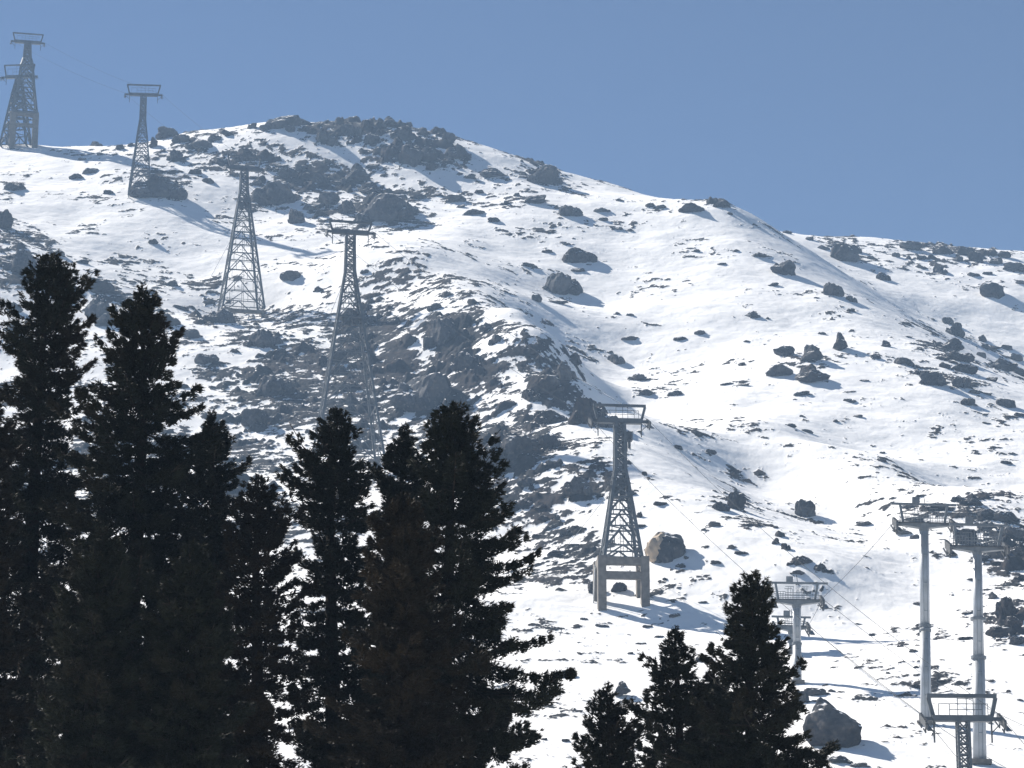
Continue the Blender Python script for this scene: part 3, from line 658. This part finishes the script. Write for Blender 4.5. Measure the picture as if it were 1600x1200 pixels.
# ------------------------------------------------------------------ ropes
def rope(pts, name, label, sag=.02, r=.026, group=None):
    P_ = []
    for a, b in zip(pts[:-1], pts[1:]):
        L_ = (b - a).length
        for i in range(24):
            t_ = i / 24; q = a.lerp(b, t_); q.z -= 4 * sag * L_ * t_ * (1 - t_); P_.append(q)
    P_.append(pts[-1]); k = 6; vs, fs = [], []
    for i, c in enumerate(P_):
        d = (P_[min(i+1, len(P_)-1)] - P_[max(i-1, 0)]).normalized(); a = d.cross(Vector((0, 0, 1))).normalized(); b = d.cross(a)
        vs += [c + (a*math.cos(j*math.pi/3) + b*math.sin(j*math.pi/3))*r for j in range(k)]
    for i in range(len(P_) - 1):
        for j in range(k): fs.append((i*k+j, i*k+(j+1) % k, (i+1)*k+(j+1) % k, (i+1)*k+j))
    return tag(link_mesh(name, vs, fs, rope_m), label, 'cable', group)
for s_, lab in ((0, 'thin steel rope joining the left arm ends of the lattice pylons'), (1, 'thin steel rope joining the right arm ends of the lattice pylons')):
    pts = [ROPE[k_][s_] for k_ in ('far', 'thin', 'wide', 'tall', 'near', 'low')]
    pts.append(Vector(at(1640 + 90*s_, 1330 - 40*s_, 215)))
    rope(pts, 'haul_rope', lab, .012)
rope([ROPE['t4'][1], ROPE['t3'][1], ROPE['t1'][0]], 'haul_rope', 'chairlift rope rising from the smaller tubular pylon to the left arm of the big one', .01)
rope([ROPE['t3'][1], Vector(at(1440, 1052, 330)), Vector(at(1660, 1160, 280))], 'haul_rope', 'upper of two chairlift ropes running down right from the smaller tubular pylon', .006)
rope([ROPE['t4'][1], Vector(at(1440, 1117, 318)), Vector(at(1600, 1215, 280))], 'haul_rope', 'lower of two chairlift ropes running down right past the big pylon foot', .006)
rope([ROPE['t1'][1], ROPE['t2'][0]], 'haul_rope', 'short rope between the heads of the two big tubular pylons', .01)
rope([ROPE['t2'][1], Vector(at(1680, 930, 330))], 'haul_rope', 'rope leaving the right arm of the right big tubular pylon out of frame', .01)
# snow stakes
def stake(u, v, hpx, dx, label, mat, r):
    p = hit(u, v); k = p[1] / FPX
    m = MB(); m.tube((0, 0, -.4), (dx*k, 0, hpx*k), r, r*.8, 8); m.box((dx*k, 0, hpx*k), (r*3, r*3, r*1.6)); o = m.build('marker_pole', mat); o.location = p; tag(o, label, 'pole')
white_paint = new_mat('white_paint', (.75, .75, .73), .6, vary=(.6, .6, .58), scale=3)
stake(927, 944, 60, 3, 'thin white marker pole just left of the concrete legs of the near pylon', white_paint, .1)
stake(873, 994, 12, 6, 'short leaning dark stick in the lower snow below the near pylon', steel_d, .06)
# ------------------------------------------------------------------ firs
bark = new_mat('fir_bark', (.022, .016, .012), .95, vary=(.04, .03, .022), scale=6, bump=.5)
def needle_mat(name, a, b, c):
    m = bpy.data.materials.new(name); m.use_nodes = True; N, L = m.node_tree.nodes, m.node_tree.links; p = N['Principled BSDF']
    tc = N.new('ShaderNodeTexCoord'); t = N.new('ShaderNodeTexNoise'); t.inputs['Scale'].default_value = .55; t.inputs['Detail'].default_value = 5
    r = N.new('ShaderNodeValToRGB'); e = r.color_ramp.elements; e[0].position = .36; e[0].color = (*a, 1); e[1].position = .7; e[1].color = (*c, 1)
    q = e.new(.53); q.color = (*b, 1)
    L.new(tc.outputs['Object'], t.inputs['Vector']); L.new(t.outputs['Fac'], r.inputs['Fac']); L.new(r.outputs['Color'], p.inputs['Base Color'])
    p.inputs['Roughness'].default_value = .7; p.inputs['Specular IOR Level'].default_value = .15
    return m
green = needle_mat('fir_needles', (.010, .013, .008), (.016, .018, .010), (.026, .020, .012))
brown = needle_mat('brownish_fir_needles', (.012, .010, .006), (.020, .015, .008), (.034, .023, .011))

NEAR = .42                                     # tree sizes below were measured for trees at about 110 m; they are young firs about 46 m away
def tuft_template(seed, n=8):
    r = np.random.default_rng(seed); T = []
    for i in range(n):
        th = r.uniform(0, 2*math.pi); sp_ = r.uniform(.1, .75)
        d = np.array([1.0, math.cos(th)*sp_, math.sin(th)*sp_]); d /= np.linalg.norm(d); L_ = r.uniform(.11, .21)
        s = np.cross(d, r.normal(size=3)); s /= np.linalg.norm(s); wd = r.uniform(.014, .025)
        o = np.array([r.uniform(-.06, .05), 0, 0]); T.append([o - s*wd, o + d*L_*1.0, o + s*wd])
    return np.array(T)                          # n,3,3
TUFTS = [tuft_template(i) for i in range(6)]
def make_crown(name, prof, k, zfun, top_v, bot_v, seed, mat, parent, dens=1.0, heads=((0, 0),)):
    r = np.random.default_rng(seed)
    pv = [p[0] for p in prof]; pl = [p[1] for p in prof]; pr = [p[2] for p in prof]
    pos, dirs, wood, gsc = [], [], MB(), []
    v = top_v + 3.0; ztop = zfun(top_v)
    lump = lambda v_, a_: 1 + min((v_ - top_v) / 60, 1) * (.20 * math.sin(v_ / 8.5 + seed * 2.1 + math.cos(a_) * 1.3) + .16 * math.sin(v_ / 23.0 + a_ * 2 + seed))
    while v < bot_v:
        z = zfun(v); frac = (v - top_v) / 500
        nbr = 4 if frac < .04 else (5 if r.random() < .6 * dens else 4)
        a0 = r.uniform(0, 6.28)
        for b in range(nbr):
            a = a0 + 6.283 * b / nbr + r.uniform(-.35, .35); cx = math.cos(a)
            ext = np.interp(v, pv, pr) if cx > 0 else np.interp(v, pv, pl)
            oth = (np.interp(v, pv, pr) + np.interp(v, pv, pl)) / 2
            Lh = (abs(cx) * ext + (1 - abs(cx)) * oth) * k * lump(v, a) * (r.uniform(.9, 1.2) if r.random() > .16 else r.uniform(.35, .7))
            if Lh < .08: Lh = .08
            dirh = np.array([cx, math.sin(a), 0]); lat = np.array([-dirh[1], dirh[0], 0])
            rise = max(.50 - frac * 1.35, -.38) + r.uniform(-.14, .14); curl = .2 + r.uniform(-.05, .12)
            zb = z + r.uniform(-.15, .15) - rise * Lh * .35
            path = lambda t: dirh[None] * (Lh * t)[:, None] + np.stack([0*t, 0*t, zb + Lh * (rise * t + curl * t * t - .12 * np.sin(t * 3.1))], 1)
            n = int((20 + 100 * Lh ** 1.55) * dens); g_ = min(1, .25 + Lh / .9)
            t = r.uniform(.12 if Lh < 1.2 else .24, 1.0, n) ** .8
            # side twigs: tufts gather on twigs that leave the limb forwards
            nt_ = max(6, int(Lh * 11)); tw = r.uniform(.15, .98, nt_); side = np.where(np.arange(nt_) % 2, 1.0, -1.0)
            j = r.integers(0, nt_, n); gsc.append(np.full(n, .45 + .55 * g_)); tl = g_ * (.24 + .30 * Lh * (1 - tw[j])) * r.uniform(.1, 1, n)
            base = path(tw[j]); off = lat[None] * (side[j] * tl * .9)[:, None] + dirh[None] * (tl * .5 * r.uniform(-.2, 1, n))[:, None]
            droop = -.10 * tl - g_ * r.uniform(0, .13, n) * (1.0 + 1.2 * frac)
            P1 = base + off; P1[:, 2] += droop + r.normal(0, .05, n) + .06
            D1 = dirh[None] * .8 + lat[None] * side[j][:, None] * .7 + r.normal(0, .35, (n, 3)); D1[:, 2] += .38
            pos.append(P1); dirs.append(D1)
            q = path(np.array([0., .35, .7, 1.0]))
            th = .014 + .012 * Lh
            for i in range(3): wood.beam(q[i], q[i + 1], th * (1 - i * .28))
            if Lh > 1.3:
                for w_ in range(0, nt_, 5):
                    s_ = path(tw[w_:w_ + 1])[0]; e_ = s_ + (lat * side[w_] * .75 + dirh * .6) * (.42 * Lh * (1 - tw[w_]) * .8 + .2); wood.beam(s_, e_, .02)
        v += (5.5 + 9.5 * min(frac * 2, 1)) * r.uniform(.7, 1.35)
    # leading shoots
    for hx, hv in heads:
        n = 46; t = r.uniform(0, 1, n) ** .7; z1 = zfun(top_v + hv)
        P1 = np.stack([hx*k + r.normal(0, .035, n) * (.3 + t*2.0), r.normal(0, .05, n) * (.3 + t), z1 - t * 1.1], 1)
        D1 = r.normal(0, .5, (n, 3)); D1[:, 2] += 1; gsc.append(np.full(n, .5)); pos.append(P1); dirs.append(D1)
        wood.beam((hx*k, 0, z1), (hx*k*.4, 0, z1 - 1.6), .05)
    pos = np.concatenate(pos); dirs = np.concatenate(dirs); dirs /= np.linalg.norm(dirs, axis=1)[:, None]
    up = np.cross(dirs, r.normal(size=dirs.shape)); up /= np.linalg.norm(up, axis=1)[:, None]; w3 = np.cross(dirs, up)
    M = np.stack([dirs, up, w3], 1)              # rows: local axes
    out = []; pick = r.integers(0, len(TUFTS), len(pos)); sc = r.uniform(.65, 1.2, len(pos)) * np.concatenate(gsc)
    for i, T in enumerate(TUFTS):
        s = pick == i
        q = np.einsum('abj,njk->nabk', T, M[s]) * sc[s][:, None, None, None] + pos[s][:, None, None, :]
        out.append(q.reshape(-1, 3))
    Vn = np.concatenate(out) * NEAR; wood.v = [p_ * NEAR for p_ in wood.v]; F_ = np.arange(len(Vn)).reshape(-1, 3)
    me = mesh_np(name, Vn, F_, mat); o = bpy.data.objects.new(name, me); C.collection.objects.link(o); o.parent = parent
    wood.build('limbs', bark, parent)
    return len(F_)
def fir(u, top_v, Y, prof, label, seed, mat=green, dens=1.0, heads=((0, 0),), bot=1270):
    """prof: (photo v, reach to the left, reach to the right) in px"""
    Y = Y * NEAR; k = Y / FPX; X = at(u, top_v, Y)[0]; gz = ground_z(X, Y) - .1
    root = empty('fir_tree', (X, Y, gz)); tag(root, label, 'tree', 'firs in front of the slope')
    zf = lambda v: at(u, v, Y)[2] - gz
    H = zf(top_v); m = MB(); k_ = 10; pts = []
    r = random.Random(seed); cx = 0
    r0 = .11 + H * .0115
    for i in range(k_ + 1):
        t = i / k_; pts.append((Vector((math.sin(t * 5 + seed) * .10, math.cos(t * 4 + seed) * .08, H * t * .985 - .3 * (1 - t))), r0 * (1 - t) ** .85 + .02))
    pts[-1][0].x = 0; pts[-1][0].y = 0
    for (a, ra), (b, rb) in zip(pts[:-1], pts[1:]): m.tube(a, b, ra, rb, 12)
    m.tube((0, 0, -.4), (0, 0, .7), r0 * 1.7, r0 * .98, 12)
    m.build('trunk', bark, root, True)
    n = make_crown('crown', [(top_v, 3, 3)] + prof + [(bot + 60, prof[-1][1] * .9, prof[-1][2] * .9)], k / NEAR, lambda v: zf(v) / NEAR, top_v, bot, seed, mat, root, dens, heads)
    return root
fir(78, 402, 118, [(418,24,30),(450,38,52),(480,50,62),(520,70,64),(560,76,62),(600,80,50),(700,84,72),(800,92,84),(1200,112,100)], 'tall twin tipped fir at the far left of the picture', 1, dens=.72, heads=((-11, 0), (12, 3)))
fir(-22, 590, 108, [(640,35,28),(700,50,45),(800,60,62),(1000,80,80),(1200,100,95)], 'brownish green fir cut by the left edge of the picture', 2, brown)
fir(222, 452, 112, [(472,22,24),(504,34,42),(531,48,46),(562,58,58),(590,62,50),(612,74,80),(660,90,100),(720,104,108),(780,125,118),(900,132,130),(1200,140,138)], 'tallest dense fir right of the twin tipped one', 3, dens=.85)
fir(331, 648, 120, [(665,9,12),(700,20,32),(735,36,58),(760,52,44),(800,60,40),(900,76,62),(1200,90,80)], 'thin fir tip showing at the right side of the tallest dense fir', 4)
fir(404, 743, 109, [(760,14,16),(790,30,36),(830,50,60),(880,54,62),(930,60,74),(1000,78,70),(1100,88,74),(1200,98,80)], 'loose crowned fir of middle height with many snow gaps, left of centre', 5, brown, .65)
fir(527, 641, 113, [(658,16,20),(690,40,28),(715,60,32),(742,96,46),(768,62,56),(800,58,62),(850,50,66),(900,60,72),(1000,62,84),(1200,80,100)], 'fir with a long left bough, its tip under the tallest pylon', 6, dens=.75)
fir(632, 669, 116, [(690,11,13),(720,26,30),(750,46,40),(780,40,40),(850,50,50),(1000,60,56),(1200,70,60)], 'narrow fir tip just left of the round headed central fir', 7)
fir(706, 638, 107, [(650,26,20),(680,38,48),(700,36,62),(740,52,74),(780,56,98),(830,70,116),(870,72,128),(900,80,136),(950,80,128),(1000,88,150),(1040,90,164),(1085,90,196),(1112,90,150),(1150,96,125),(1200,104,130)], 'broad round headed fir in the centre reaching farthest right', 8, green, .72, heads=((-6, 0), (8, 5)))
fir(628, 778, 98, [(800,22,26),(840,40,44),(900,56,60),(1000,76,80),(1200,104,108)], 'dense brownish fir in front of the two central firs', 9, brown, .95)
fir(948, 1073, 112, [(1090,14,14),(1115,26,24),(1140,30,40),(1170,46,62),(1200,66,72)], 'smallest fir at the bottom right of the centre', 10, dens=.75)
fir(1055, 985, 110, [(1000,10,12),(1030,34,24),(1060,48,34),(1085,60,46),(1110,66,42),(1150,54,58),(1200,62,62)], 'slim fir just left of the large right hand fir', 11, dens=.7)
fir(1112, 1052, 114, [(1070,14,14),(1100,30,30),(1140,42,42),(1200,60,60)], 'low brownish fir squeezed between the slim fir and the large right hand fir', 12, brown)
fir(1176, 899, 106, [(915,16,20),(950,42,32),(990,50,44),(1020,60,50),(1045,80,54),(1085,80,78),(1130,96,80),(1150,100,92),(1200,108,114)], 'large fir at the right, in front of the smaller tubular pylon', 13, green, .85)
fir(160, 830, 100, [(860,24,24),(900,44,40),(1000,70,70),(1200,100,100)], 'dark fir low in front of the two tallest firs at the left', 14, dens=.9)
fir(300, 850, 100, [(880,20,24),(930,40,44),(1000,64,60),(1200,90,90)], 'dark fir low between the tallest fir and the loose crowned one', 15, dens=.85)
# ------------------------------------------------------------------ haze
hz = bpy.data.materials.new('haze_air'); hz.use_nodes = True
hn, hl = hz.node_tree.nodes, hz.node_tree.links
for q in list(hn):
    if q.type != 'OUTPUT_MATERIAL': hn.remove(q)
pv = hn.new('ShaderNodeVolumePrincipled'); pv.inputs['Color'].default_value = (.47, .69, 1.0, 1)
pv.inputs['Density'].default_value = 0.00034; pv.inputs['Anisotropy'].default_value = 0.0
hl.new(pv.outputs[0], [q for q in hn if q.type == 'OUTPUT_MATERIAL'][0].inputs['Volume'])
x0, x1, y0, y1, z0, z1 = -480, 480, -45, 1060, float(V[:, 2].min()) - 1.5, 305
hv = [(x, y, z) for z in (z0, z1) for x, y in ((x0, y0), (x1, y0), (x1, y1), (x0, y1))]
ho = link_mesh('haze', hv, [(3,2,1,0),(4,5,6,7),(0,1,5,4),(1,2,6,5),(2,3,7,6),(3,0,4,7)], hz)
tag(ho, 'thin bluish mountain haze', kind='stuff')
